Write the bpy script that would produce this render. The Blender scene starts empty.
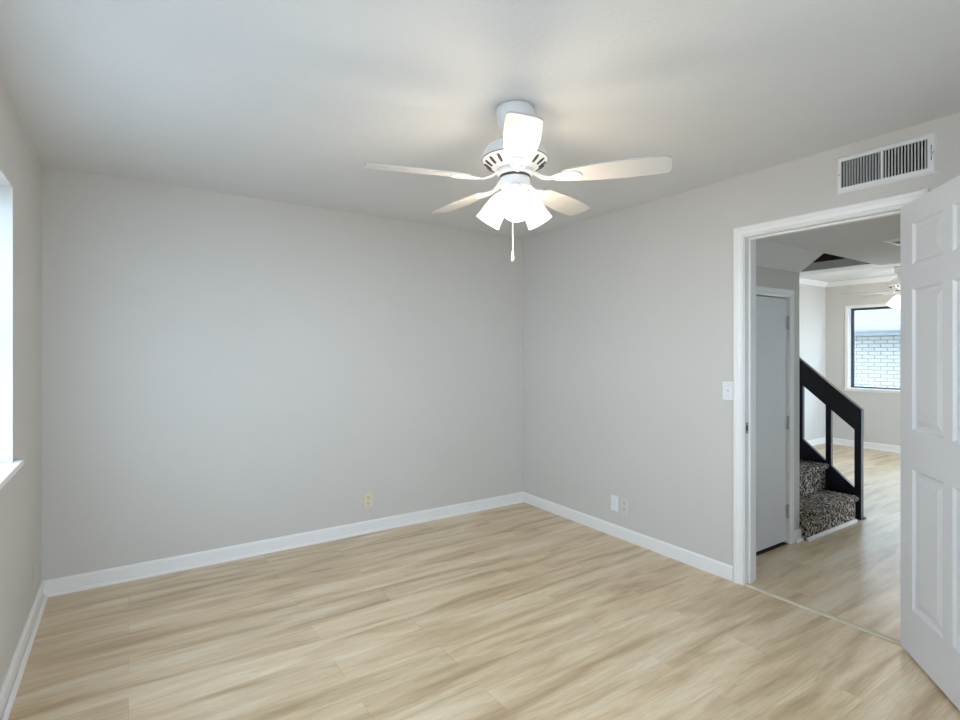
import bpy, bmesh, math, random
from mathutils import Vector, Matrix
random.seed(7)
S = bpy.context.scene
COL = S.collection
PI = math.pi

# ------------------------------------------------------------------ camera, world, exposure
cam_d = bpy.data.cameras.new('camera')
cam_d.sensor_width = 36.0
cam_d.lens = 529.0 / 960.0 * 36.0
cam_d.shift_y = -8.0 / 960.0
cam_d.clip_start = 0.02
cam = bpy.data.objects.new('camera', cam_d)
cam.location = (0, 0, 1.385)
cam.rotation_euler = (PI / 2, 0, math.radians(-33.6))
COL.objects.link(cam)
S.camera = cam

W = bpy.data.worlds.new('sky'); S.world = W
W.use_nodes = True
wn = W.node_tree
bg = wn.nodes['Background']
bg.inputs['Color'].default_value = (0.64, 0.80, 1.0, 1)
bg.inputs['Strength'].default_value = 5.6

S.view_settings.view_transform = 'Standard'
S.view_settings.look = 'None'
S.view_settings.gamma = 1.0
S.view_settings.use_curve_mapping = False
S.view_settings.exposure = 1.15
S.cycles.max_bounces = 14
S.cycles.diffuse_bounces = 10
S.cycles.glossy_bounces = 6
S.cycles.transparent_max_bounces = 16
S.cycles.sample_clamp_indirect = 6.0
S.cycles.use_denoising = True

FAN_W = 2.7          # watts of one fan bulb


# ------------------------------------------------------------------ materials
def new_mat(name):
    m = bpy.data.materials.new(name); m.use_nodes = True
    nt = m.node_tree
    return m, nt, nt.nodes['Principled BSDF']


def N(nt, kind, **kw):
    n = nt.nodes.new(kind)
    for k, v in kw.items():
        setattr(n, k, v)
    return n


def coords(nt, scale=(1, 1, 1), rot=(0, 0, 0)):
    tc = N(nt, 'ShaderNodeTexCoord'); mp = N(nt, 'ShaderNodeMapping')
    mp.inputs['Scale'].default_value = scale
    mp.inputs['Rotation'].default_value = rot
    nt.links.new(tc.outputs['Object'], mp.inputs['Vector'])
    return mp.outputs['Vector']


def add_bump(nt, bs, scale, strength, dist=0.002, detail=3.0, vec=None):
    nz = N(nt, 'ShaderNodeTexNoise')
    nz.inputs['Scale'].default_value = scale; nz.inputs['Detail'].default_value = detail
    nt.links.new(vec if vec else coords(nt), nz.inputs['Vector'])
    b = N(nt, 'ShaderNodeBump')
    b.inputs['Strength'].default_value = strength; b.inputs['Distance'].default_value = dist
    nt.links.new(nz.outputs['Fac'], b.inputs['Height'])
    nt.links.new(b.outputs['Normal'], bs.inputs['Normal'])


def plain(name, col, rough=0.5, metal=0.0, spec=0.5, bump=None, var=0.0, vscale=2.0):
    m, nt, bs = new_mat(name)
    bs.inputs['Base Color'].default_value = (*col, 1)
    bs.inputs['Roughness'].default_value = rough
    bs.inputs['Metallic'].default_value = metal
    bs.inputs['Specular IOR Level'].default_value = spec
    if var > 0:
        nz = N(nt, 'ShaderNodeTexNoise'); nz.inputs['Scale'].default_value = vscale
        nz.inputs['Detail'].default_value = 4
        nt.links.new(coords(nt), nz.inputs['Vector'])
        r = N(nt, 'ShaderNodeValToRGB')
        r.color_ramp.elements[0].position = 0.3; r.color_ramp.elements[1].position = 0.7
        r.color_ramp.elements[0].color = (*[c * (1 - var) for c in col], 1)
        r.color_ramp.elements[1].color = (*[min(1, c * (1 + var)) for c in col], 1)
        nt.links.new(nz.outputs['Fac'], r.inputs['Fac'])
        nt.links.new(r.outputs['Color'], bs.inputs['Base Color'])
    if bump:
        add_bump(nt, bs, *bump)
    return m


M_WALL = plain('wall_paint', (0.622, 0.600, 0.566), 0.75, spec=0.25, bump=(90, 0.18, 0.0015), var=0.012, vscale=1.3)
M_CEIL = plain('ceiling_paint', (0.70, 0.702, 0.700), 0.85, spec=0.2, bump=(70, 0.45, 0.003), var=0.015, vscale=2.0)
M_TRIM = plain('white_trim_paint', (0.84, 0.832, 0.815), 0.38, bump=(30, 0.03, 0.0006))
M_DOOR = plain('white_door_paint', (0.69, 0.695, 0.715), 0.36, bump=(60, 0.08, 0.001))
M_DOOR2 = plain('closet_door_paint', (0.66, 0.65, 0.65), 0.4, bump=(40, 0.08, 0.001))
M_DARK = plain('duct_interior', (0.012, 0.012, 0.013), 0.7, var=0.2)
M_VENT = plain('vent_enamel', (0.74, 0.75, 0.75), 0.4, var=0.02)
M_FANW = plain('fan_enamel', (0.82, 0.82, 0.82), 0.35, var=0.01)
M_BLADE = plain('fan_blade_white', (0.55, 0.54, 0.52), 0.42, var=0.02, vscale=6)
M_SLOT = plain('fan_slot_shadow_metal', (0.07, 0.07, 0.075), 0.6, var=0.2)
M_CHAIN = plain('chain_metal', (0.72, 0.68, 0.60), 0.35, metal=0.6, var=0.05, vscale=30)
M_ALMOND = plain('almond_plastic', (0.72, 0.66, 0.46), 0.4, var=0.02)
M_PLWHITE = plain('white_plastic', (0.80, 0.81, 0.82), 0.4, var=0.01)
M_PLGREY = plain('ivory_plastic', (0.66, 0.65, 0.60), 0.4, var=0.02)
M_BLACK = plain('black_slot', (0.015, 0.014, 0.013), 0.6, var=0.2)
M_STEEL = plain('hinge_steel', (0.50, 0.49, 0.47), 0.35, metal=0.8, var=0.08, vscale=20)
M_RAIL = plain('black_rail_paint', (0.010, 0.011, 0.022), 0.28, var=0.2, vscale=8)
M_BROWN = plain('dark_wood_and_gap_shade', (0.045, 0.040, 0.038), 0.6, var=0.25, vscale=5)
M_STRIP = plain('threshold_oak', (0.56, 0.50, 0.38), 0.45, var=0.08, vscale=14)
M_SHOE = plain('beige_shoe_paint', (0.68, 0.62, 0.56), 0.5, var=0.05, vscale=12)
M_BRONZE = plain('bronze_aluminium', (0.06, 0.065, 0.085), 0.4, metal=0.3, var=0.1)
M_ROOF = plain('pale_shingles', (0.21, 0.22, 0.19), 0.9, var=0.12, vscale=9)
M_FASCIA = plain('fascia_paint', (0.34, 0.36, 0.36), 0.6, var=0.03)
M_GROUND = plain('outside_paving', (0.42, 0.42, 0.41), 0.9, var=0.15, vscale=3)


def m_floor():
    m, nt, bs = new_mat('oak_vinyl_planks')
    L = nt.links
    v = coords(nt)
    br = N(nt, 'ShaderNodeTexBrick')
    br.offset = 0.37; br.offset_frequency = 2
    br.inputs['Scale'].default_value = 1.0
    br.inputs['Mortar Size'].default_value = 0.0012
    br.inputs['Mortar Smooth'].default_value = 0.2
    br.inputs['Brick Width'].default_value = 1.22
    br.inputs['Row Height'].default_value = 0.182
    br.inputs['Bias'].default_value = 0.0
    br.inputs['Color1'].default_value = (0, 0, 0, 1); br.inputs['Color2'].default_value = (1, 1, 1, 1)
    br.inputs['Mortar'].default_value = (0.5, 0.5, 0.5, 1)
    L.new(v, br.inputs['Vector'])
    # per-plank offset of the grain
    off = N(nt, 'ShaderNodeVectorMath', operation='MULTIPLY_ADD')
    L.new(br.outputs['Color'], off.inputs[0]); off.inputs[1].default_value = (7.3, 3.1, 1.7)
    L.new(v, off.inputs[2])
    st = N(nt, 'ShaderNodeMapping'); st.inputs['Scale'].default_value = (0.9, 7.5, 1.0)
    L.new(off.outputs['Vector'], st.inputs['Vector'])
    n1 = N(nt, 'ShaderNodeTexNoise'); n1.inputs['Scale'].default_value = 1.5
    n1.inputs['Detail'].default_value = 3; n1.inputs['Distortion'].default_value = 0.6
    L.new(st.outputs['Vector'], n1.inputs['Vector'])
    stc = N(nt, 'ShaderNodeMapping'); stc.inputs['Scale'].default_value = (0.75, 6.0, 1.0)
    L.new(v, stc.inputs['Vector'])
    n1c = N(nt, 'ShaderNodeTexNoise'); n1c.inputs['Scale'].default_value = 1.5
    n1c.inputs['Detail'].default_value = 3; n1c.inputs['Distortion'].default_value = 0.9
    L.new(stc.outputs['Vector'], n1c.inputs['Vector'])
    nmix = N(nt, 'ShaderNodeMix')
    nmix.inputs['Factor'].default_value = 0.62
    L.new(n1.outputs['Fac'], nmix.inputs['A']); L.new(n1c.outputs['Fac'], nmix.inputs['B'])
    r1 = N(nt, 'ShaderNodeValToRGB')
    e = r1.color_ramp.elements
    e[0].position = 0.36; e[0].color = (0.465, 0.328, 0.188, 1)
    e[1].position = 0.65; e[1].color = (0.765, 0.645, 0.478, 1)
    e2 = r1.color_ramp.elements.new(0.50); e2.color = (0.665, 0.512, 0.328, 1)
    L.new(nmix.outputs['Result'], r1.inputs['Fac'])
    # fine grain
    st2 = N(nt, 'ShaderNodeMapping'); st2.inputs['Scale'].default_value = (5.0, 95.0, 1.0)
    L.new(off.outputs['Vector'], st2.inputs['Vector'])
    n2 = N(nt, 'ShaderNodeTexNoise'); n2.inputs['Scale'].default_value = 1.6
    n2.inputs['Detail'].default_value = 4; n2.inputs['Distortion'].default_value = 1.2
    L.new(st2.outputs['Vector'], n2.inputs['Vector'])
    r2 = N(nt, 'ShaderNodeMapRange')
    r2.inputs['From Min'].default_value = 0.3; r2.inputs['From Max'].default_value = 0.7
    r2.inputs['To Min'].default_value = 0.86; r2.inputs['To Max'].default_value = 1.08
    L.new(n2.outputs['Fac'], r2.inputs['Value'])
    mul = N(nt, 'ShaderNodeMixRGB', blend_type='MULTIPLY'); mul.inputs['Fac'].default_value = 1
    L.new(r1.outputs['Color'], mul.inputs['Color1']); L.new(r2.outputs['Result'], mul.inputs['Color2'])
    # plank tone
    r3 = N(nt, 'ShaderNodeMapRange')
    r3.inputs['To Min'].default_value = 0.95; r3.inputs['To Max'].default_value = 1.04
    L.new(br.outputs['Color'], r3.inputs['Value'])
    mul2 = N(nt, 'ShaderNodeMixRGB', blend_type='MULTIPLY'); mul2.inputs['Fac'].default_value = 1
    L.new(mul.outputs['Color'], mul2.inputs['Color1']); L.new(r3.outputs['Result'], mul2.inputs['Color2'])
    seam = N(nt, 'ShaderNodeMixRGB'); seam.inputs['Color2'].default_value = (0.22, 0.165, 0.11, 1)
    sf = N(nt, 'ShaderNodeMath', operation='MULTIPLY'); sf.inputs[1].default_value = 0.25
    L.new(br.outputs['Fac'], sf.inputs[0]); L.new(sf.outputs[0], seam.inputs['Fac'])
    L.new(mul2.outputs['Color'], seam.inputs['Color1'])
    L.new(seam.outputs['Color'], bs.inputs['Base Color'])
    bs.inputs['Roughness'].default_value = 0.30
    bs.inputs['Specular IOR Level'].default_value = 0.65
    b = N(nt, 'ShaderNodeBump'); b.inputs['Strength'].default_value = 0.25
    b.inputs['Distance'].default_value = 0.0012
    L.new(n2.outputs['Fac'], b.inputs['Height']); L.new(b.outputs['Normal'], bs.inputs['Normal'])
    return m


def m_carpet():
    m, nt, bs = new_mat('speckled_carpet')
    L = nt.links
    v = coords(nt)
    vo = N(nt, 'ShaderNodeTexNoise'); vo.inputs['Scale'].default_value = 62; vo.inputs['Detail'].default_value = 2.5
    vo.inputs['Distortion'].default_value = 0.8
    L.new(v, vo.inputs['Vector'])
    r = N(nt, 'ShaderNodeValToRGB'); e = r.color_ramp.elements
    e[0].position = 0.40; e[0].color = (0.012, 0.010, 0.010, 1)
    e[1].position = 0.66; e[1].color = (0.60, 0.57, 0.53, 1)
    a = e.new(0.47); a.color = (0.075, 0.055, 0.042, 1)
    a = e.new(0.54); a.color = (0.29, 0.22, 0.16, 1)
    L.new(vo.outputs['Fac'], r.inputs['Fac']); L.new(r.outputs['Color'], bs.inputs['Base Color'])
    bs.inputs['Roughness'].default_value = 0.95; bs.inputs['Specular IOR Level'].default_value = 0.15
    b = N(nt, 'ShaderNodeBump'); b.inputs['Strength'].default_value = 0.8; b.inputs['Distance'].default_value = 0.008
    L.new(vo.outputs['Fac'], b.inputs['Height']); L.new(b.outputs['Normal'], bs.inputs['Normal'])
    return m


def m_brick():
    m, nt, bs = new_mat('painted_brick')
    L = nt.links
    v = coords(nt, rot=(0, 0, 0))
    # the wall lies in the YZ plane: feed (y, z)
    sp = N(nt, 'ShaderNodeSeparateXYZ'); cb = N(nt, 'ShaderNodeCombineXYZ')
    L.new(v, sp.inputs[0]); L.new(sp.outputs['Y'], cb.inputs['X']); L.new(sp.outputs['Z'], cb.inputs['Y'])
    br = N(nt, 'ShaderNodeTexBrick')
    br.inputs['Scale'].default_value = 1
    br.inputs['Brick Width'].default_value = 0.215; br.inputs['Row Height'].default_value = 0.076
    br.inputs['Mortar Size'].default_value = 0.010
    br.inputs['Color1'].default_value = (0.46, 0.44, 0.385, 1); br.inputs['Color2'].default_value = (0.54, 0.52, 0.46, 1)
    br.inputs['Mortar'].default_value = (0.22, 0.21, 0.19, 1)
    L.new(cb.outputs[0], br.inputs['Vector']); L.new(br.outputs['Color'], bs.inputs['Base Color'])
    bs.inputs['Roughness'].default_value = 0.85
    return m


def m_glass():
    m = bpy.data.materials.new('window_glass'); m.use_nodes = True
    nt = m.node_tree; nt.nodes.clear()
    o = N(nt, 'ShaderNodeOutputMaterial'); mx = N(nt, 'ShaderNodeMixShader')
    t = N(nt, 'ShaderNodeBsdfTransparent'); g = N(nt, 'ShaderNodeBsdfGlossy')
    t.inputs['Color'].default_value = (0.93, 0.96, 0.97, 1)
    g.inputs['Roughness'].default_value = 0.02
    mx.inputs['Fac'].default_value = 0.06
    nt.links.new(t.outputs[0], mx.inputs[1]); nt.links.new(g.outputs[0], mx.inputs[2])
    nt.links.new(mx.outputs[0], o.inputs['Surface'])
    return m


def m_screen():  # added see-through sheet that dims daylight at a window
    m = bpy.data.materials.new('dimming_screen'); m.use_nodes = True
    nt = m.node_tree; nt.nodes.clear()
    o = N(nt, 'ShaderNodeOutputMaterial'); mx = N(nt, 'ShaderNodeMixShader')
    t = N(nt, 'ShaderNodeBsdfTransparent'); g = N(nt, 'ShaderNodeBsdfDiffuse')
    g.inputs['Color'].default_value = (0.05, 0.05, 0.055, 1)
    mx.inputs['Fac'].default_value = 0.20
    nt.links.new(t.outputs[0], mx.inputs[1]); nt.links.new(g.outputs[0], mx.inputs[2])
    nt.links.new(mx.outputs[0], o.inputs['Surface'])
    return m


def m_shade():
    m, nt, bs = new_mat('lit_frosted_glass')
    bs.inputs['Base Color'].default_value = (0.60, 0.60, 0.59, 1)
    bs.inputs['Roughness'].default_value = 0.35
    bs.inputs['Emission Color'].default_value = (1.0, 0.93, 0.80, 1)
    bs.inputs['Emission Strength'].default_value = 0.36
    return m


def m_bulb():
    m, nt, bs = new_mat('bulb_glow')
    bs.inputs['Emission Color'].default_value = (1.0, 0.90, 0.72, 1)
    bs.inputs['Emission Strength'].default_value = 4.0
    return m


M_FLOOR = m_floor(); M_CARPET = m_carpet(); M_BRICK = m_brick(); M_GLASS = m_glass(); M_SCREEN = m_screen()
M_SHADE = m_shade(); M_BULB = m_bulb()


# ------------------------------------------------------------------ mesh helpers
class MB:
    def __init__(self):
        self.bm = bmesh.new()

    def box(self, x0, x1, y0, y1, z0, z1, bev=0.0, seg=2):
        t = bmesh.new()
        bmesh.ops.create_cube(t, size=1)
        for v in t.verts:
            v.co = Vector((x0 + (v.co.x + .5) * (x1 - x0), y0 + (v.co.y + .5) * (y1 - y0), z0 + (v.co.z + .5) * (z1 - z0)))
        if bev > 0:
            bmesh.ops.bevel(t, geom=t.edges[:], offset=bev, segments=seg, affect='EDGES', profile=0.5)
        self.merge(t)
        return self

    def merge(self, t, mat=None):
        if mat:
            bmesh.ops.transform(t, matrix=mat, verts=t.verts)
        me = bpy.data.meshes.new('t'); t.to_mesh(me); t.free()
        self.bm.from_mesh(me); bpy.data.meshes.remove(me)

    def prism(self, poly, axis, a0, a1):
        """poly of 2-D points extruded along axis. X: (y,z)  Y: (x,z)  Z: (x,y)"""
        def P(p, a):
            return {'X': (a, p[0], p[1]), 'Y': (p[0], a, p[1]), 'Z': (p[0], p[1], a)}[axis]
        t = bmesh.new()
        lo = [t.verts.new(P(p, a0)) for p in poly]; hi = [t.verts.new(P(p, a1)) for p in poly]
        n = len(poly)
        t.faces.new(lo); t.faces.new(hi[::-1])
        for i in range(n):
            t.faces.new((lo[i], hi[i], hi[(i + 1) % n], lo[(i + 1) % n]))
        bmesh.ops.recalc_face_normals(t, faces=t.faces)
        self.merge(t); return self

    def lathe(self, prof, n=40, mat=None, caps=True):
        t = bmesh.new(); rings = []
        for r, z in prof:
            rings.append([t.verts.new((r * math.cos(2 * PI * i / n), r * math.sin(2 * PI * i / n), z)) for i in range(n)])
        for a, b in zip(rings, rings[1:]):
            for i in range(n):
                t.faces.new((a[i], a[(i + 1) % n], b[(i + 1) % n], b[i]))
        if caps:
            t.faces.new(rings[0][::-1]); t.faces.new(rings[-1])
        bmesh.ops.remove_doubles(t, verts=t.verts, dist=1e-6)
        bmesh.ops.recalc_face_normals(t, faces=t.faces)
        self.merge(t, mat); return self

    def tube(self, pts, r, n=10):
        t = bmesh.new(); rings = []
        pts = [Vector(p) for p in pts]
        for i, p in enumerate(pts):
            d = (pts[min(i + 1, len(pts) - 1)] - pts[max(i - 1, 0)]).normalized()
            u = d.cross(Vector((0, 0, 1)))
            if u.length < 1e-3:
                u = d.cross(Vector((1, 0, 0)))
            u.normalize(); w = d.cross(u)
            rr = r[i] if isinstance(r, (list, tuple)) else r
            rings.append([t.verts.new(p + (u * math.cos(2 * PI * k / n) + w * math.sin(2 * PI * k / n)) * rr) for k in range(n)])
        for a, b in zip(rings, rings[1:]):
            for i in range(n):
                t.faces.new((a[i], a[(i + 1) % n], b[(i + 1) % n], b[i]))
        t.faces.new(rings[0][::-1]); t.faces.new(rings[-1])
        bmesh.ops.recalc_face_normals(t, faces=t.faces)
        self.merge(t); return self

    def sweep(self, prof, corners, to3d, closed=False):
        """prof: closed loop of (offset outward, height off the plane); corners: (a,b,da,db)"""
        t = bmesh.new(); rings = []
        for a, b, da, db in corners:
            rings.append([t.verts.new(to3d(a + d * da, b + d * db, h)) for d, h in prof])
        n = len(prof)
        prs = list(zip(rings, rings[1:]))
        if closed:
            prs.append((rings[-1], rings[0]))
        for A, B in prs:
            for i in range(n):
                t.faces.new((A[i], A[(i + 1) % n], B[(i + 1) % n], B[i]))
        if not closed:
            t.faces.new(rings[0]); t.faces.new(rings[-1][::-1])
        bmesh.ops.recalc_face_normals(t, faces=t.faces)
        self.merge(t); return self

    def build(self, name, mat, parent=None, smooth=None, loc=None):
        me = bpy.data.meshes.new(name)
        self.bm.to_mesh(me); self.bm.free()
        me.materials.append(mat)
        o = bpy.data.objects.new(name, me)
        if parent:
            o.parent = parent
        if loc:
            o.location = loc
        COL.objects.link(o)
        if smooth is not None:
            for p in me.polygons:
                p.use_smooth = True
            me.set_sharp_from_angle(angle=math.radians(smooth))
        return o


def tag(o, label, cat, group=None, kind=None):
    if label:
        o['label'] = label
    if cat:
        o['category'] = cat
    if group:
        o['group'] = group
    if kind:
        o['kind'] = kind
    return o


def struct(o, label, cat):
    return tag(o, label, cat, kind='structure')


def empty(name, loc=(0, 0, 0), rz=0.0):
    o = bpy.data.objects.new(name, None)
    o.location = loc; o.rotation_euler = (0, 0, rz); o.empty_display_size = 0.1
    COL.objects.link(o)
    return o


def dup(root):
    c = root.copy(); COL.objects.link(c)
    for ch in list(root.children):
        k = ch.copy(); COL.objects.link(k); k.parent = c
        for g in list(ch.children):
            q = g.copy(); COL.objects.link(q); q.parent = k
    return c


def wall_boxes(axis, c0, c1, a0, a1, z0, z1, holes):
    """axis 'X': wall in plane X=c, running along Y. holes: (a_lo,a_hi,z_lo,z_hi)"""
    b = MB()
    def bx(p0, p1, q0, q1):
        if p1 - p0 < 1e-5 or q1 - q0 < 1e-5:
            return
        if axis == 'X':
            b.box(c0, c1, p0, p1, q0, q1)
        else:
            b.box(p0, p1, c0, c1, q0, q1)
    cuts = sorted({a0, a1, *[h[0] for h in holes], *[h[1] for h in holes]})
    for p0, p1 in zip(cuts, cuts[1:]):
        hs = sorted([h for h in holes if h[0] <= p0 + 1e-6 and h[1] >= p1 - 1e-6], key=lambda h: h[2])
        z = z0
        for h in hs:
            bx(p0, p1, z, h[2]); z = h[3]
        bx(p0, p1, z, z1)
    bmesh.ops.remove_doubles(b.bm, verts=b.bm.verts, dist=1e-5)
    return b


# ------------------------------------------------------------------ the setting: measures
XL, XR, XRH = -0.41, 3.05, 3.17           # left wall, right wall (room side, hall side)
YB, YF = 3.87, -0.25                      # back wall, wall behind the camera
H = 2.44
HC = 2.09                                 # hall ceiling
YC = 1.95                                 # closet wall
XS0, XS1, XS2 = 4.13, 5.06, 5.27          # stair well
XF = 8.85                                 # far wall of the living room
YLL, YS = 3.80, -1.60                     # living room sides
DY0, DY1, DZ = 0.945, 1.747, 2.066        # clear bedroom doorway
WIN1 = (1.05, 2.97, 0.905, 2.085)
WIN2 = (2.02, 3.50, 0.845, 2.03)
FILL_WIN3 = (-1.4, 1.55, 0.06, 2.10)  # unseen patio door added for more daylight in the living room
FILL_WIN5 = (5.45, 8.65, 0.06, 2.28)             # unseen patio door added to brighten the living room
FILL_WIN4 = (0.10, 1.75, 0.905, 1.95)           # unseen window added behind the viewpoint for fill daylight

# floor
o = MB().box(XL - .2, XF + .2, YS - .2, YB + .2, -0.12, 0.0).build('floor', M_FLOOR)
struct(o, 'light oak wood-look plank floor running through room, hall and living room', 'floor')
o = MB().box(-14, 30, -16, 18, -0.60, -0.5).build('ground', M_GROUND)
struct(o, 'pale paving outside the house', 'ground')

# bedroom walls
o = wall_boxes('Y', YB, YB + .16, XL - .16, XS0 - .1, 0, 2.62, []).build('wall_back', M_WALL)
struct(o, 'pale grey painted back wall of the bedroom with one almond outlet', 'wall')
o = wall_boxes('X', XL - .16, XL, YF - .12, YB, 0, 2.62, [WIN1]).build('wall_left', M_WALL)
struct(o, 'pale grey left wall with the window', 'wall')
VY0, VY1, VZ0, VZ1 = 0.875, 1.235, 2.222, 2.362
o = wall_boxes('X', XR, XRH, YF - .12, YB, 0, 2.62, [(DY0 - .018, DY1 + .018, 0, DZ + .018), (VY0, VY1, VZ0, VZ1)]).build('wall_right', M_WALL)
struct(o, 'pale grey right wall with the doorway and the vent above it', 'wall')
o = wall_boxes('Y', YF - .12, YF, XL, XR, 0, 2.62, [FILL_WIN4]).build('wall_front', M_WALL)
struct(o, 'pale grey wall with an added fill window behind the viewpoint', 'wall')
o = MB().box(XL, XR, YF, YB, H, H + .15).build('ceiling', M_CEIL)
struct(o, 'pale bedroom ceiling with light orange-peel texture', 'ceiling')

# hall and stair well
CDX0, CDX1, CDZ = 3.26, 3.965, 1.775      # closet doorway
o = wall_boxes('Y', YC, YC + .12, XRH, XS0, 0, 1.97, [(CDX0 - .015, CDX1 + .015, 0, CDZ + .015)]).build('wall_closet', M_WALL)
struct(o, 'shaded grey hall wall around the low closet door', 'wall')
o = MB().box(XRH, XS0 - .1, YC + .7, YC + .8, 0, 1.97).build('wall_closet_inside', M_WALL)
struct(o, 'inner wall behind the low closet door', 'wall')
b = MB()
b.prism([(1.784, HC), (YC, 1.97), (YC + .12, 1.97), (YC + .9, 1.97), (YC + .9, 2.6), (1.784, 2.6)], 'X', XRH, XS0)
b.box(XRH, 5.12, .82, 1.784, HC, 2.6)
o = b.build('ceiling_hall', M_CEIL)
struct(o, 'low flat hall ceiling with the sloped underside of the upper stair flight', 'ceiling')
b = MB()
b.box(XS0 - .1, XS0, YC + .12, YB, 0, 4.6)
b.box(XS0 - .1, XS0, 1.784, YC + .12, 2.3, 4.6)
o = b.build('wall_stair_left', M_WALL)
struct(o, 'grey wall on the left of the carpeted stairs', 'wall')
o = MB().box(XS0, XS2, YB, YB + .16, 0, 4.6).build('wall_stair_end', M_WALL)
struct(o, 'wall at the head of the carpeted stairs', 'wall')
o = MB().box(XS1, XS2, 1.784, YB, 2.108, 2.60).build('trim_1', M_TRIM)
struct(o, 'white boxed beam along the stair well opening above the black rail', 'trim')
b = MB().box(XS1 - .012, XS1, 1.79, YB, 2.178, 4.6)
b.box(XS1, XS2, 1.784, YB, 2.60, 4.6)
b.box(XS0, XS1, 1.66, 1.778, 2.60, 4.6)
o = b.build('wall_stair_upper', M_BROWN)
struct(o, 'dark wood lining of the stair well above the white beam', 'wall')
o = MB().box(XS0 - .1, XS2, 1.66, YB, 4.6, 4.7).build('ceiling_stair', M_CEIL)
struct(o, 'ceiling over the stair well', 'ceiling')

o = MB().box(XRH, XS2, .70, .82, 0, H).build('wall_hall_added', M_WALL)  # unseen wall added to narrow and darken the hall
struct(o, 'unseen hall wall added behind the open bedroom door to dim the hall', 'wall')

# living room shell
o = wall_boxes('Y', YLL, YLL + .2, XS2, XF + .16, 0, 2.62, []).build('wall_living_left', M_WALL)
struct(o, 'bright bluish living room wall beyond the stair rail', 'wall')
o = wall_boxes('X', XF, XF + .16, YS, YLL, 0, 2.62, [WIN2, FILL_WIN3]).build('wall_living_far', M_WALL)
struct(o, 'far living room wall with the window onto pale brick', 'wall')
o = wall_boxes('X', XS2 - .12, XS2, YS, .70, 0, 2.6, []).build('wall_living_near', M_WALL)
struct(o, 'living room wall beside the hall, hidden behind the open door', 'wall')
o = wall_boxes('Y', YS - .12, YS, XS2, XF + .16, 0, 2.62, [FILL_WIN5]).build('wall_living_right', M_WALL)
struct(o, 'living room and hall wall hidden behind the open door', 'wall')
o = MB().box(5.12, XF, YS, YLL, H, H + .15).build('ceiling_living', M_CEIL)
struct(o, 'living room ceiling beyond the white beam', 'ceiling')

o = MB().prism([(XF + .16, 2.50), (XF + .85, 2.50), (XF + .85, 2.62), (4.0, 4.9), (4.0, 4.85), (XF + .16, 2.62)], 'Y', -3, 7).build('roof', M_ROOF)  # unseen overhang added to cut daylight reaching the brick next door
struct(o, 'added roof overhang that cuts daylight outside the living room window', 'roof')
CR = [(0, 0), (.012, 0), (.055, .05), (.055, .07), (0, .07)]
o = MB().prism([(XF - p, H - .07 + q) for p, q in CR], 'Y', YS, YLL).prism([(YLL - p, H - .07 + q) for p, q in CR], 'X', XS2, XF - .05).build('trim_5', M_TRIM)
struct(o, 'white crown molding round the top of the living room walls', 'molding')

# ------------------------------------------------------------------ baseboards
BBP = lambda t, h: [(0, 0), (t, 0), (t, h - .012), (t * .45, h), (0, h)]
QR = [(0, 0)] + [(.016 * math.cos(a), .019 * math.sin(a)) for a in [i * PI / 2 / 5 for i in range(6)]]


def base_y(name, x0, x1, y, sgn, h=.088, t=.014, shoe=True, lab=''):
    """board on the wall plane Y=y, standing off towards sgn"""
    o = MB().prism([(y + sgn * p, q) for p, q in BBP(t, h)], 'X', x0, x1).build(name, M_TRIM)
    struct(o, lab, 'baseboard')
    if shoe:
        MB().prism([(y + sgn * (t + .0025 + p), q) for p, q in QR], 'X', x0, x1).build('shoe_molding', M_TRIM, o)
    return o


def base_x(name, spans, x, sgn, h=.088, t=.014, shoe=True, lab=''):
    b = MB()
    for y0, y1 in spans:
        b.prism([(x + sgn * p, q) for p, q in BBP(t, h)], 'Y', y0, y1)
    o = b.build(name, M_TRIM); struct(o, lab, 'baseboard')
    if shoe:
        b = MB()
        for y0, y1 in spans:
            b.prism([(x + sgn * (t + .0025 + p), q) for p, q in QR], 'Y', y0, y1)
        b.build('shoe_molding', M_TRIM, o)
    return o


base_y('baseboard_back', XL, XR, YB, -1, lab='white baseboard with shoe molding along the back wall')
base_x('baseboard_left', [(YF, YB - .014)], XL, 1, lab='white baseboard with shoe molding along the left wall')
base_x('baseboard_right', [(DY1 + .068, YB - .014), (YF, DY0 - .068)], XR, -1, shoe=False, lab='white baseboard along the right wall up to the doorway')
base_y('baseboard_front', XL + .014, XR - .014, YF, 1, shoe=False, lab='white baseboard along the wall behind the viewpoint')
base_y('baseboard_hall', CDX1 + .065, XS0, YC, -1, h=.08, shoe=True, lab='short white baseboard between the closet door and the stairs')
base_x('baseboard_living_far', [(YS, YLL)], XF, -1, h=.09, lab='white baseboard under the living room window')
base_y('baseboard_living_left', XS2, XF - .014, YLL, -1, h=.09, shoe=False, lab='white baseboard seen between the stair balusters')

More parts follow.
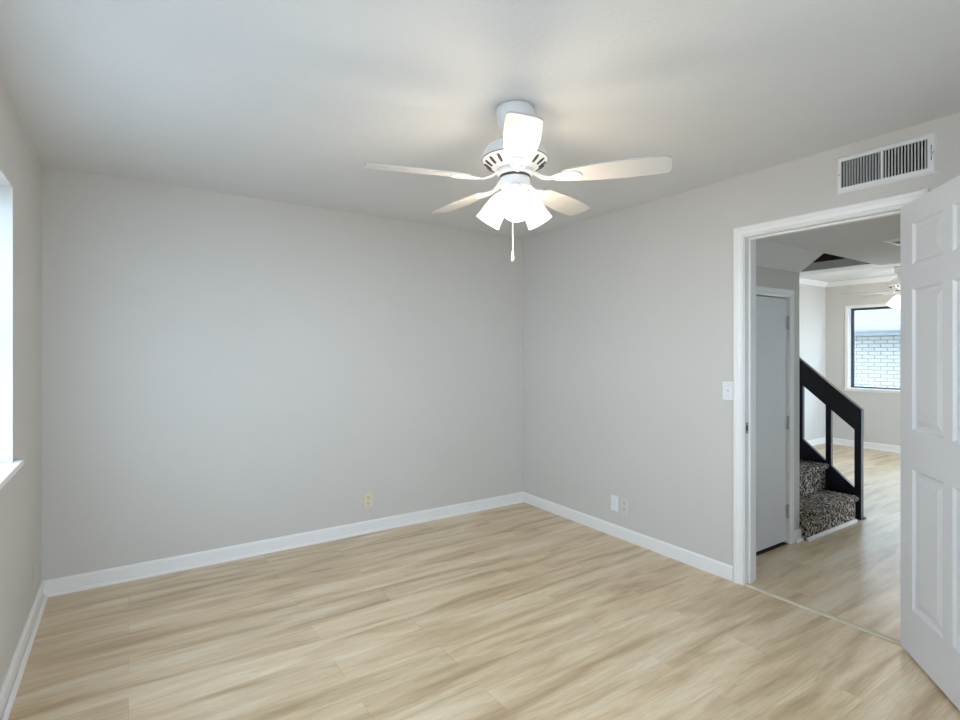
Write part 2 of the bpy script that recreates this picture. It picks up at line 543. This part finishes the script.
# ------------------------------------------------------------------ bedroom doorway: jamb, stop, casing
CAS = [(0.004, 0), (0.004, .010), (.012, .014), (.019, .010), (.036, .013), (.044, .018), (.058, .019), (.066, .013), (.066, 0)]
b = MB()
for y0, y1 in ((DY0 - .018, DY0), (DY1, DY1 + .018)):
    b.box(XR - .001, XRH + .001, y0, y1, 0, DZ + .018)
b.box(XR - .001, XRH + .001, DY0, DY1, DZ, DZ + .018)
fr = b.build('trim_2', M_TRIM)
struct(fr, 'white jamb and ridged casing around the open bedroom doorway', 'door frame')
b = MB()
b.box(XR + .040, XR + .075, DY1 - .011, DY1, 0, DZ, .002)
b.box(XR + .040, XR + .075, DY0, DY0 + .011, 0, DZ, .002)
b.box(XR + .040, XR + .075, DY0 + .011, DY1 - .011, DZ - .011, DZ, .002)
b.build('door_stop', M_TRIM, fr)
uc = [(DY1, 0, 1, 0), (DY1, DZ, 1, 1), (DY0, DZ, -1, 1), (DY0, 0, -1, 0)]
MB().sweep(CAS, uc, lambda a, z, h: (XR - h, a, z)).build('casing', M_TRIM, fr)
MB().sweep(CAS, uc, lambda a, z, h: (XRH + h, a, z)).build('casing', M_TRIM, fr)
sp = MB().box(XR + .006, XR + .036, DY1 - .0016, DY1 + .001, 0.90, 0.965).build('strike_plate', M_STEEL, fr)
sp['label'] = 'small metal strike plate in the jamb'
MB().box(XR + .012, XR + .026, DY1 - .0026, DY1 - .001, 0.915, 0.948).build('latch_hole', M_BLACK, sp)
o = MB().prism([(XR - .012, 0), (XR + .028, 0), (XR + .022, .007), (XR + .008, .009), (XR - .006, .007)], 'Y', DY0 + .001, DY1 - .001).build('trim_3', M_STRIP)
struct(o, 'thin pale wood threshold strip across the bedroom doorway', 'threshold')


# ------------------------------------------------------------------ six-panel door
def panel_door(w, h, t):
    """door in local XZ, x from 0 (hinge) to w, faces at y=0 (front) and y=t"""
    xs = [0, .112, .112 + .252, w - .112 - .252, w - .112, w]
    zs = [0, .215, .845, 1.02, 1.655, 1.765, 1.950, h]
    t_ = bmesh.new()
    for face_y, into in ((0.0, 1), (t, -1)):
        for i in range(5):
            for j in range(7):
                x0, x1, z0, z1 = xs[i], xs[i + 1], zs[j], zs[j + 1]
                if i in (1, 3) and j in (1, 3, 5):
                    prev = None
                    for ins, dep in ((0, 0), (.010, .0095), (.024, .0105), (.050, .0025)):
                        ring = [t_.verts.new((x, face_y + into * dep, z)) for x, z in
                                ((x0 + ins, z0 + ins), (x1 - ins, z0 + ins), (x1 - ins, z1 - ins), (x0 + ins, z1 - ins))]
                        if prev:
                            for k in range(4):
                                t_.faces.new((prev[k], prev[(k + 1) % 4], ring[(k + 1) % 4], ring[k]))
                        prev = ring
                    t_.faces.new(prev)
                else:
                    t_.faces.new([t_.verts.new((x, face_y, z)) for x, z in ((x0, z0), (x1, z0), (x1, z1), (x0, z1))])
    for a, c in (((0, 0), (w, 0)), ((w, 0), (w, h)), ((w, h), (0, h)), ((0, h), (0, 0))):
        t_.faces.new([t_.verts.new(p) for p in ((a[0], 0, a[1]), (c[0], 0, c[1]), (c[0], t, c[1]), (a[0], t, a[1]))])
    bmesh.ops.remove_doubles(t_, verts=t_.verts, dist=1e-5)
    bmesh.ops.recalc_face_normals(t_, faces=t_.faces)
    b = MB(); b.merge(t_)
    return b


DOOR_T = 0.035
# hinge pin on the room side of the jamb; local +X runs along the leaf away from the pin
DANG = math.radians(180 + 90 - 50.4)
d1 = panel_door(DY1 - DY0 - .006, DZ - .004 - .014, DOOR_T).build('door_1', M_DOOR)
d1.location = (XR - .010 + DOOR_T * math.cos(DANG - PI / 2), DY0 + .004 + DOOR_T * math.sin(DANG - PI / 2), .014)
d1.rotation_euler = (0, 0, DANG)
struct(d1, 'white six-panel door standing open into the bedroom at the right', 'door')
for z in (.19, 1.0, 1.80):
    MB().lathe([(.006, z), (.006, z + .09)], 12).build('hinge', M_STEEL, d1, smooth=30, loc=(-.004, DOOR_T + .004, 0))
b = MB()
for sgn, y in ((-1, 0), (1, DOOR_T)):
    mt = Matrix.Translation((DY1 - DY0 - .07, y, .95)) @ Matrix.Rotation(sgn * -PI / 2, 4, 'X')
    b.lathe([(.031, 0), (.031, .006), (.012, .010), (.011, .030), (.024, .040), (.029, .052), (.024, .064), (.001, .068)], 28, mt)
b.build('door_knob', M_STEEL, d1, smooth=40)

# ------------------------------------------------------------------ low closet door in the hall
b = MB()
b.box(CDX0 - .015, CDX0, YC - .001, YC + .121, 0, CDZ + .015)
b.box(CDX1, CDX1 + .015, YC - .001, YC + .121, 0, CDZ + .015)
b.box(CDX0, CDX1, YC - .001, YC + .121, CDZ, CDZ + .015)
f2 = b.build('trim_4', M_TRIM)
struct(f2, 'off-white casing around the low closet door in the hall', 'door frame')
CAS2 = [(0.004, 0), (0.004, .010), (.012, .014), (.030, .012), (.045, .016), (.056, .016), (.060, .010), (.060, 0)]
MB().sweep(CAS2, [(CDX1, 0, 1, 0), (CDX1, CDZ, 1, 1), (CDX0, CDZ, -1, 1), (CDX0, 0, -1, 0)],
           lambda a, z, h: (a, YC - h, z)).build('casing', M_TRIM, f2)
MB().box(CDX0, CDX1, YC + .002, YC + .118, .0005, .004).build('gap_shade_strip', M_BROWN, f2)['label'] = 'dark strip painting the shade in the gap under the closet door'  # dark strip stands in for the shade in the door's bottom gap
d2 = MB().box(0, CDX1 - CDX0 - .008, 0, .035, 0, CDZ - .032, .002).build('door_2', M_DOOR2)
d2.location = (CDX0 + .003, YC + .003, .026)
struct(d2, 'plain flat low closet door under the stairs in the hall', 'door')
wd = CDX1 - CDX0 - .008
for z in (.16, .80, 1.52):
    hg = MB().lathe([(.0065, z), (.0065, z + .1)], 12).build('hinge', M_STEEL, d2, smooth=30, loc=(wd + .003, -.006, 0))
    MB().box(wd - .028, wd, -.002, .001, z + .005, z + .095).build('hinge_leaf', M_STEEL, hg, loc=(-wd - .003, .006, 0))
MB().lathe([(.026, 0), (.026, .005), (.010, .010), (.010, .028), (.022, .036), (.026, .046), (.018, .056), (.001, .058)], 24,
           Matrix.Translation((.06, 0, .88)) @ Matrix.Rotation(PI / 2, 4, 'X')).build('door_knob', M_STEEL, d2, smooth=40)


# ------------------------------------------------------------------ windows
def window_x(name, win, xin, xout, sgn_in, label, bronze, mid='h', sill=None, casing=False, screen=False):
    """window in a wall normal to X. xin: room face, xout: outer face. sgn_in: direction from wall into the room"""
    y0, y1, z0, z1 = win
    fm = M_BRONZE if bronze else M_TRIM
    fx0, fx1 = sorted((xout - sgn_in * -.015, xout + sgn_in * .055))
    f = .032 if bronze else .045
    b = MB()
    b.box(fx0, fx1, y0, y0 + f, z0, z1, .002); b.box(fx0, fx1, y1 - f, y1, z0, z1, .002)
    b.box(fx0, fx1, y0 + f, y1 - f, z0, z0 + f, .002); b.box(fx0, fx1, y0 + f, y1 - f, z1 - f, z1, .002)
    w = b.build(name, fm)
    struct(w, label, 'window')
    xm = (fx0 + fx1) / 2
    if mid == 'h':
        zm = (z0 + z1) / 2
        MB().box(fx0 + .01, fx1 - .005, y0 + f, y1 - f, zm - .02, zm + .02, .002).build('meeting_rail', fm, w)
        spans = [(y0 + f, y1 - f, z0 + f, zm - .02), (y0 + f, y1 - f, zm + .02, z1 - f)]
    elif mid == 'v':
        ym = (y0 + y1) / 2
        MB().box(fx0 + .01, fx1 - .005, ym - .025, ym + .025, z0 + f, z1 - f, .002).build('mullion', fm, w)
        spans = [(y0 + f, ym - .025, z0 + f, z1 - f), (ym + .025, y1 - f, z0 + f, z1 - f)]
    else:
        spans = [(y0 + f, y1 - f, z0 + f, z1 - f)]
    for a in spans:
        MB().box(xm - .003, xm + .003, *a).build('pane', M_GLASS, w)
    if sill:
        proj, horn, th = sill
        xs = sorted((xin + sgn_in * proj, fx1 if sgn_in > 0 else fx0))
        b = MB()
        b.box(*sorted((xin + sgn_in * .0005, fx1 if sgn_in > 0 else fx0)), y0 + .001, y1 - .001, z0, z0 + .012)
        b.box(*sorted((xin, xin + sgn_in * proj)), y0 - horn, y1 + horn, z0 - th + .012, z0 + .012, .004)
        b.build('sill', M_TRIM, w)
    if screen:
        MB().box(*sorted((xout + sgn_in * -.008, xout + sgn_in * -.004)), y0 + f, y1 - f, z0 + f, z1 - f).build('dimming_screen', M_SCREEN, w)  # sheet added to dim what comes through this window
    if casing:
        pr = [(-.004, 0), (-.004, .012), (.02, .014), (.038, .010), (.038, 0)]
        MB().sweep(pr, [(y0, z0, -1, -1), (y1, z0, 1, -1), (y1, z1, 1, 1), (y0, z1, -1, 1)],
                   lambda a, z, h: (xin + sgn_in * h, a, z), closed=True).build('casing', M_TRIM, w)
    return w


window_x('window_1', WIN1, XL, XL - .16, 1, 'bright window in the left wall with a white sill', False, 'h', sill=(.03, .06, .026), screen=True)
window_x('window_2', WIN2, XF, XF + .16, -1, 'living room window looking onto a pale brick house', True, None, sill=(.03, .04, .024), casing=True, screen=True)
window_x('fill_window_3', FILL_WIN3, XF, XF + .16, -1, 'glazed patio door added for daylight, unseen behind the open bedroom door', True, 'v')

def window_y(name, win, yin, yout, label, sill):
    b = MB()
    x0, x1, z0, z1 = win
    b.box(x0, x0 + .045, yout, yout + .07, z0, z1, .002); b.box(x1 - .045, x1, yout, yout + .07, z0, z1, .002)
    b.box(x0 + .045, x1 - .045, yout, yout + .07, z0, z0 + .045, .002); b.box(x0 + .045, x1 - .045, yout, yout + .07, z1 - .045, z1, .002)
    w = b.build(name, M_TRIM); struct(w, label, 'window')
    xm = (x0 + x1) / 2
    MB().box(xm - .02, xm + .02, yout + .005, yout + .065, z0 + .045, z1 - .045, .002).build('mullion', M_TRIM, w)
    for a, c in ((x0 + .045, xm - .02), (xm + .02, x1 - .045)):
        MB().box(a, c, yout + .032, yout + .038, z0 + .045, z1 - .045).build('pane', M_GLASS, w)
    if sill:
        MB().box(x0 - .05, x1 + .05, yin, yin + .025, z0 - .02, z0, .003).build('sill', M_TRIM, w)


window_y('fill_window_4', FILL_WIN4, YF, YF - .12, 'added fill window in the wall behind the viewpoint', True)
window_y('fill_window_5', FILL_WIN5, YS, YS - .12, 'glazed patio door added for daylight in the living room end wall, unseen behind the open door', False)

# sky portals sit in the window openings so that daylight is sampled well
for c, hgt, wid, rot in (((XL - .18, (WIN1[0] + WIN1[1]) / 2, (WIN1[2] + WIN1[3]) / 2), WIN1[3] - WIN1[2], WIN1[1] - WIN1[0], (0, -PI / 2, 0)),
                         ((XF + .18, (WIN2[0] + WIN2[1]) / 2, (WIN2[2] + WIN2[3]) / 2), WIN2[3] - WIN2[2], WIN2[1] - WIN2[0], (0, PI / 2, 0)),
                         ((XF + .18, (FILL_WIN3[0] + FILL_WIN3[1]) / 2, (FILL_WIN3[2] + FILL_WIN3[3]) / 2), FILL_WIN3[3] - FILL_WIN3[2], FILL_WIN3[1] - FILL_WIN3[0], (0, PI / 2, 0)),
                         (((FILL_WIN4[0] + FILL_WIN4[1]) / 2, YF - .14, (FILL_WIN4[2] + FILL_WIN4[3]) / 2), FILL_WIN4[1] - FILL_WIN4[0], FILL_WIN4[3] - FILL_WIN4[2], (PI / 2, 0, 0)),
                         (((FILL_WIN5[0] + FILL_WIN5[1]) / 2, YS - .14, (FILL_WIN5[2] + FILL_WIN5[3]) / 2), FILL_WIN5[1] - FILL_WIN5[0], FILL_WIN5[3] - FILL_WIN5[2], (PI / 2, 0, 0))):
    ld = bpy.data.lights.new('daylight_portal', 'AREA'); ld.shape = 'RECTANGLE'
    ld.size = hgt; ld.size_y = wid
    ld.cycles.is_portal = True
    lo = bpy.data.objects.new('daylight_portal', ld)
    lo.location = c; lo.rotation_euler = rot
    COL.objects.link(lo)

# ------------------------------------------------------------------ house next door, seen through the living room window
nb = empty('neighbor_house', (12.6, 1.5, -.5))
tag(nb, 'pale painted brick house outside the living room window', 'house')
MB().box(0, .3, -7, 7, 0, 2.235).build('brick_wall', M_BRICK, nb)
MB().box(-.42, 0, -7.2, 7.2, 2.235, 2.275).build('soffit', M_FASCIA, nb)
MB().box(-.45, -.42, -7.2, 7.2, 2.215, 2.36, .004).build('fascia', M_FASCIA, nb)
MB().prism([(-.56, 2.29), (-.45, 2.29), (-.45, 2.38), (-.57, 2.38), (-.575, 2.33)], 'Y', -7.2, 7.2).build('gutter', M_FASCIA, nb)
MB().prism([(-.50, 2.36), (-.50, 2.39), (4.5, 4.89), (4.5, 4.86)], 'Y', -7.3, 7.3).build('roof', M_ROOF, nb)

# ------------------------------------------------------------------ carpeted stairs with black rail
st = empty('staircase', (XS0, YC, 0))
tag(st, 'carpeted stairs with black wooden rail rising beyond the doorway', 'staircase')
RISE, RUN = 0.212, 0.247
WST0 = XS1 - XS0 - .045
for i in range(7):
    y0 = -.045 + i * .247
    WST = WST0 + (-.066 if i == 0 else 0)
    z1 = (i + 1) * RISE
    y2 = YB - YC - .002
    pr = [(y0, 0.021 if i == 0 else i * RISE), (y0, z1 - .05), (y0 - .016, z1 - .044), (y0 - .026, z1 - .028), (y0 - .024, z1 - .010),
          (y0 - .012, z1), (y0 + .247, z1), (y0 + .247, 0.021 if i == 0 else i * RISE)]
    t = MB().prism(pr, 'X', .004, WST)
    t.build('step', M_CARPET, st, smooth=40)
MB().prism([(-.062, 0), (-.045, 0), (-.045, .022), (-.052, .022), (-.062, .013)], 'X', .003, WST0 - .066).build('shoe_molding', M_SHOE, st)['label'] = 'pale shoe molding at the foot of the stairs'
SL = 0.86
xr0, xr1 = XS1 - XS0 - .042, XS1 - XS0
# skirt board (stringer): from floor behind the newel up along the steps
yA, yB_ = -.005, YB - YC - .02
MB().prism([(-.012, 0), (yB_, 0), (yB_, .262 + SL * (yB_ - yA)), (-.012, .262 - SL * .007)], 'X', xr0 + .006, xr1 - .006).build('stringer', M_RAIL, st)
MB().box(xr0 - .002, xr1 + .004, -.062, -.012, 0, .88, .003).build('newel_post', M_RAIL, st)
MB().box(xr1 - .006, xr1 + .04, -.068, -.006, 0, .016, .003).build('newel_foot', M_RAIL, st)
ry = lambda y: .908 + SL * (y + .062)
MB().prism([(-.064, ry(-.062) - .21), (-.064, ry(-.062)), (1.30, ry(1.30)), (1.30, ry(1.30) - .21)], 'X', xr0 - .004, xr1 + .002).build('handrail', M_RAIL, st)
for k in range(5):
    y = .165 + k * .228
    MB().prism([(y, .262 + SL * (y - yA) - .02), (y + .042, .262 + SL * (y + .042 - yA) - .02),
                (y + .042, ry(y + .042) - .20), (y, ry(y) - .20)], 'X', xr0 + .004, xr1 - .004).build('baluster', M_RAIL, st)

# ------------------------------------------------------------------ ceiling fan
FX, FY = 1.392, 1.822
fan = empty('ceiling_fan', (FX, FY, H))
tag(fan, 'white five-blade ceiling fan with three lit glass shades on the bedroom ceiling', 'ceiling fan', 'ceiling fans')
MB().lathe([(.066, -.004), (.078, -.004), (.081, -.012), (.080, -.030), (.076, -.050), (.072, -.075), (.060, -.090), (.050, -.10), (.050, -.150), (.001, -.150)], 48).build('canopy', M_FANW, fan, smooth=30)
mo = MB().lathe([(.045, -.140), (.062, -.147), (.098, -.157), (.126, -.177), (.139, -.202), (.143, -.216), (.143, -.226), (.136, -.232),
                 (.095, -.262), (.080, -.268), (.001, -.268)], 64).build('motor_housing', M_FANW, fan, smooth=25)
slot0 = None
for k in range(18):                       # dark cooling slots on the lower chamfer
    if slot0 is None:
        slot0 = MB().tube([(r, 0, z - .0012) for r, z in ((.131, -.2352), (.117, -.2452), (.101, -.2570))], [.0050, .0072, .0050], 8).build('cooling_slot', M_SLOT, mo, smooth=50)
        q = slot0
    else:
        q = slot0.copy(); COL.objects.link(q)
    q.rotation_euler = (0, 0, 2 * PI * k / 18)
MB().lathe([(.138, -.228), (.1435, -.2275), (.1435, -.2255), (.138, -.225)], 64, caps=False).build('rim_groove', M_SLOT, mo)
MB().lathe([(.001, -.268), (.070, -.268), (.078, -.274), (.078, -.288), (.068, -.294), (.001, -.294)], 48).build('blade_hub', M_FANW, fan, smooth=30)
MB().lathe([(.001, -.2955), (.066, -.2955), (.067, -.302), (.067, -.306), (.001, -.306)], 48).build('switch_ring', M_SLOT, fan, smooth=30)
MB().lathe([(.001, -.305), (.064, -.305), (.066, -.318), (.064, -.345), (.052, -.356), (.040, -.364), (.030, -.374), (.014, -.380), (.001, -.382)], 48).build('light_fitter', M_FANW, fan, smooth=30)

ZB = -.322


def blade_mesh():
    t = bmesh.new()
    out = []
    def halfw(s):
        pts = [(.0, .034), (.02, .044), (.06, .051), (.14, .060), (.26, .066), (.36, .063), (.44, .056)]
        for (a, x), (c, y) in zip(pts, pts[1:]):
            if s <= c:
                return x + (y - x) * (s - a) / (c - a)
        return pts[-1][1]
    r0, ln = .209, .435
    ss = [0, .01, .02, .04, .06, .10, .14, .20, .26, .31, .36, .40, .412]
    up = [(r0 + s, halfw(s)) for s in ss]
    tip = [(r0 + .421, .053), (r0 + .426, .046), (r0 + .429, .028), (r0 + .430, 0)]
    out = up + tip
    poly = out + [(x, -y) for x, y in reversed(out[:-1])]
    lo = [t.verts.new((x, y, -.003)) for x, y in poly]; hi = [t.verts.new((x, y, .003)) for x, y in poly]
    t.faces.new(lo[::-1]); t.faces.new(hi)
    n = len(poly)
    for i in range(n):
        t.faces.new((lo[i], lo[(i + 1) % n], hi[(i + 1) % n], hi[i]))
    bmesh.ops.recalc_face_normals(t, faces=t.faces)
    b = MB(); b.merge(t)
    return b


def iron_mesh():
    b = MB()
    # arm from the hub, then a loop (open bracket) under the blade root
    b.prism([(.055, .034), (.085, .030), (.115, .010), (.150, -.004), (.150, -.010), (.110, .002), (.082, .022), (.055, .026)], 'Y', -.012, .012)
    pts = []
    for k in range(25):
        a = 2 * PI * k / 24
        pts.append((.222 + .062 * math.cos(a), .030 * math.sin(a) * (1.0 + .25 * math.cos(a)), -.0055))
    b.tube(pts, .0040, 8)
    b.prism([(.140, -.012), (.255, -.016), (.275, 0), (.255, .016), (.140, .012)], 'Z', -.0065, -.0030)
    for x, y in ((.225, .010), (.225, -.010), (.252, 0)):
        b.lathe([(.001, -.009), (.0045, -.0085), (.0045, -.006)], 10, Matrix.Translation((x, y, 0)), caps=False)
    return b


base_b = math.radians(-33.6 - 90 - 0.9)          # direction from the fan towards the viewpoint, roughly
PITCH = math.radians(-12)
bl0 = None
for k in range(5):
    if bl0 is None:
        bl = blade_mesh().build('blade', M_BLADE, fan, smooth=30)
        ir = iron_mesh().build('blade_iron', M_FANW, bl, smooth=30)
        bl0, ir0 = bl, ir
    else:
        bl = bl0.copy(); COL.objects.link(bl)
        ir = ir0.copy(); COL.objects.link(ir); ir.parent = bl
    bl.location = (0, 0, ZB + .008)
    bl.rotation_euler = (PITCH, 0, base_b + k * 2 * PI / 5)

# three lit shades
SH = [(.0205, 0), (.026, .006), (.036, .025), (.0455, .055), (.051, .085), (.0535, .115), (.0575, .138), (.0600, .146)]
shade_in = [(r - .0025, z) for r, z in SH[::-1]]
for k in range(3):
    a = math.radians(-33.6 - 90) + k * 2 * PI / 3
    tilt = math.radians(36)
    mt = Matrix.Translation((.050 * math.cos(a), .050 * math.sin(a), -.362)) @ Matrix.Rotation(a, 4, 'Z') @ Matrix.Rotation(PI - tilt, 4, 'Y')
    # collar
    arm = MB().lathe([(.001, -.030), (.014, -.030), (.015, -.012), (.024, -.008), (.026, .004), (.001, .004)], 24).build('lamp_holder', M_FANW, fan, smooth=30)
    arm.matrix_local = mt
    sd = MB().lathe(SH + shade_in, 40, caps=False).build('lamp_shade', M_SHADE, fan, smooth=40)
    sd.matrix_local = mt
    sd['label'] = 'glowing frosted glass bell shade'
    MB().lathe([(.012, .004), (.014, .03), (.024, .058), (.027, .075), (.022, .094), (.010, .104), (.001, .106)], 20).build('bulb', M_BULB, sd, smooth=60)
    ld = bpy.data.lights.new('fan_bulb_light', 'POINT'); ld.energy = FAN_W; ld.color = (1.0, 0.84, 0.64); ld.shadow_soft_size = .10
    lo = bpy.data.objects.new('fan_bulb_light', ld); lo.parent = fan
    lo.matrix_local = mt @ Matrix.Translation((0, 0, .235)); COL.objects.link(lo)
# pull chain
b = MB()
cx, cy = -.008, .005
for i in range(40):
    z = -.385 - i * .0058
    b.lathe([(.0004, z + .0026), (.0027, z + .0016), (.0027, z - .0016), (.0004, z - .0026)], 8, Matrix.Translation((cx, cy, 0)), caps=False)
b.tube([(cx, cy, -.378), (cx, cy, -.62)], .0007, 6)
pc = b.build('pull_chain', M_CHAIN, fan, smooth=60)
MB().lathe([(.001, -.617), (.004, -.620), (.0055, -.640), (.0075, -.656), (.005, -.664), (.001, -.666)], 14, Matrix.Translation((cx, cy, 0))).build('chain_fob', M_CHAIN, pc, smooth=60)

# second fan in the living room: the same kind of fan
fan2 = dup(fan)
fan2.location = (7.93, 2.55, H)
fan2.rotation_euler = (0, 0, math.radians(38))
for ch in list(fan2.children):
    if ch.type == 'LIGHT':
        ch.data = ch.data.copy(); ch.data.energy = 2.0
fan2['label'] = 'distant lit ceiling fan in the living room beside the door edge'

# ------------------------------------------------------------------ wall vent above the doorway
VYa, VYb, VZa, VZb = 0.848, 1.256, 2.197, 2.387
vt = empty('wall_vent', (XR, (VYa + VYb) / 2, VZa))
tag(vt, 'white louvered supply vent high on the right wall above the doorway', 'vent')
yc_ = (VYa + VYb) / 2
hw, hh = (VYb - VYa) / 2, VZb - VZa
i0, i1, j0, j1 = -.170, .180, .028, hh - .028
b = MB()
pr = [(0, 0), (.004, .004), (.010, .009), (.024, .010), (.024, .000)]
corn = [(-hw, 0, 1, 1), (hw, 0, -1, 1), (hw, hh, -1, -1), (-hw, hh, 1, -1)]
b.sweep(pr, corn, lambda a, z, h: (-h, a, z), closed=True)
b.box(-.010, 0, -hw + .022, i0, .022, hh - .022); b.box(-.010, 0, i1, hw - .022, .022, hh - .022)
b.box(-.010, 0, i0, i1, .022, j0); b.box(-.010, 0, i0, i1, j1, hh - .022)
b.box(-.010, 0, -.004 + .005, .006 + .005, j0, j1)
b.build('frame', M_VENT, vt)
b = MB()
for bank, (a0, a1) in enumerate(((.013, i1 - .003), (i0 + .003, -.001))):
    n = 13
    for k in range(n):
        y = a0 + (a1 - a0) * (k + .5) / n
        ang = math.radians(6 if bank == 0 else -36)
        t = bmesh.new(); bmesh.ops.create_cube(t, size=1)
        bmesh.ops.scale(t, vec=(.014, .0016, j1 - j0), verts=t.verts)
        b.merge(t, Matrix.Translation((-.003, y, (j0 + j1) / 2)) @ Matrix.Rotation(-ang, 4, 'Z'))
b.build('louvers', M_VENT, vt)
lv = MB().box(-.026, -.008, -.186, -.182, .075, .115, .001).build('damper_lever', M_VENT, vt)
MB().box(-.0106, -.0098, -.1855, -.1825, .06, .13).build('lever_slot', M_BLACK, lv)
for y in (-.191, .191):
    MB().lathe([(.001, .0), (.004, .0), (.003, .002), (.001, .0025)], 12, Matrix.Translation((-.0100, y, hh / 2)) @ Matrix.Rotation(-PI / 2, 4, 'Y')).build('screw', M_STEEL, vt)
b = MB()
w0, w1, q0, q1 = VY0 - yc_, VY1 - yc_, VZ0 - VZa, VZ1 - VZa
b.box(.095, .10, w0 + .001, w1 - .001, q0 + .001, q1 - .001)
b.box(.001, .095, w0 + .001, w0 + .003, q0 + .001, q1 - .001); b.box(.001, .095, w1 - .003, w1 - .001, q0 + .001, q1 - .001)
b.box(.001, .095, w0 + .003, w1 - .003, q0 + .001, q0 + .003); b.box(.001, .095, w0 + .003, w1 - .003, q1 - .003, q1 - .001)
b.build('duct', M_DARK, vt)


# ------------------------------------------------------------------ outlets, switch, plates (local: plate in XZ, facing -Y)
def plate(name, loc, rz, mat, label, cat, kind, w=.072, h=.116, group=None):
    r = empty(name, loc, rz)
    tag(r, label, cat, group)
    MB().box(-w / 2, w / 2, -.006, 0, 0, h, .0025).build('cover_plate', mat, r)
    if kind == 'outlet':
        for zc in (h * .30, h * .70):
            rc = MB().lathe([(.001, .0), (.0165, .0), (.0165, .002), (.0155, .003), (.001, .003)], 24,
                            Matrix.Translation((0, -.006, zc)) @ Matrix.Rotation(PI / 2, 4, 'X')).build('receptacle', mat, r, smooth=30)
            b = MB()
            b.box(-.0075, -.0045, -.0098, -.0085, zc - .001, zc + .009)
            b.box(.0045, .0075, -.0098, -.0085, zc - .001, zc + .008)
            b.lathe([(.001, 0), (.0028, 0), (.0028, .0012), (.001, .0012)], 10, Matrix.Translation((0, -.0086, zc - .0085)) @ Matrix.Rotation(PI / 2, 4, 'X'))
            b.build('slots', M_BLACK, rc)
        MB().lathe([(.001, 0), (.003, 0), (.0025, .001), (.001, .0014)], 10, Matrix.Translation((0, -.006, h / 2)) @ Matrix.Rotation(PI / 2, 4, 'X')).build('screw', M_STEEL, r)
    elif kind == 'switch':
        MB().box(-.006, .006, -.0068, -.0055, h / 2 - .013, h / 2 + .013).build('toggle_slot', M_PLWHITE, r)
        MB().prism([(-.006, h / 2 - .006), (-.006, h / 2 + .006), (-.019, h / 2 + .011), (-.019, h / 2 + .004)], 'X', -.0045, .0045).build('toggle', M_PLWHITE, r)
        for z in (h * .22, h * .78):
            MB().lathe([(.001, 0), (.003, 0), (.0025, .001), (.001, .0014)], 10, Matrix.Translation((0, -.006, z)) @ Matrix.Rotation(PI / 2, 4, 'X')).build('screw', M_STEEL, r)
    elif kind == 'blank':
        MB().lathe([(.001, 0), (.003, 0), (.0025, .001), (.001, .0014)], 10, Matrix.Translation((0, -.006, h / 2)) @ Matrix.Rotation(PI / 2, 4, 'X')).build('screw', mat, r)
    else:
        MB().lathe([(.001, 0), (.0062, 0), (.0062, .003), (.0045, .006), (.001, .006)], 16, Matrix.Translation((0, -.006, h / 2)) @ Matrix.Rotation(PI / 2, 4, 'X')).build('jack', M_PLWHITE, r, smooth=30)
    return r


RW = -PI / 2           # facing -X on the right wall
plate('wall_outlet', (1.536, YB, .185), 0, M_ALMOND, 'almond double outlet low on the back wall', 'outlet', 'outlet')
plate('wall_outlet', (XR, 2.658, .190), RW, M_PLGREY, 'ivory double outlet low on the right wall', 'outlet', 'outlet')
plate('jack_plate', (XR, 2.754, .190), RW, M_PLWHITE, 'white cable jack plate just left of the right wall outlet', 'wall plate', 'jack')
plate('light_switch', (XR, 1.850, 1.090), RW, M_PLWHITE, 'white toggle light switch beside the doorway casing', 'light switch', 'switch')
plate('painted_outlet', (XL, 3.58, .17), PI / 2, M_WALL, 'painted-over outlet plate low on the left wall by the corner', 'outlet', 'blank')

# ------------------------------------------------------------------ hall ceiling register
cv = empty('ceiling_vent', (4.13, 1.20, HC))
tag(cv, 'white square register on the hall ceiling cut by the door edge', 'vent')
b = MB()
b.sweep([(0, 0), (.006, .006), (.035, .012), (.035, 0)], [(-.15, -.18, 1, 1), (.15, -.18, -1, 1), (.15, .18, -1, -1), (-.15, .18, 1, -1)],
        lambda a, c, h: (a, c, -h), closed=True)
b.build('frame', M_VENT, cv)
b = MB()
for k in range(9):
    x = -.115 + .23 * (k + .5) / 9
    t = bmesh.new(); bmesh.ops.create_cube(t, size=1); bmesh.ops.scale(t, vec=(.018, .29, .0015), verts=t.verts)
    b.merge(t, Matrix.Translation((x, 0, -.0085)) @ Matrix.Rotation(math.radians(-32), 4, 'Y'))
b.build('louvers', M_VENT, cv)
MB().box(-.118, .118, -.148, .148, -.0012, -.0004).build('duct_plate', M_DARK, cv)
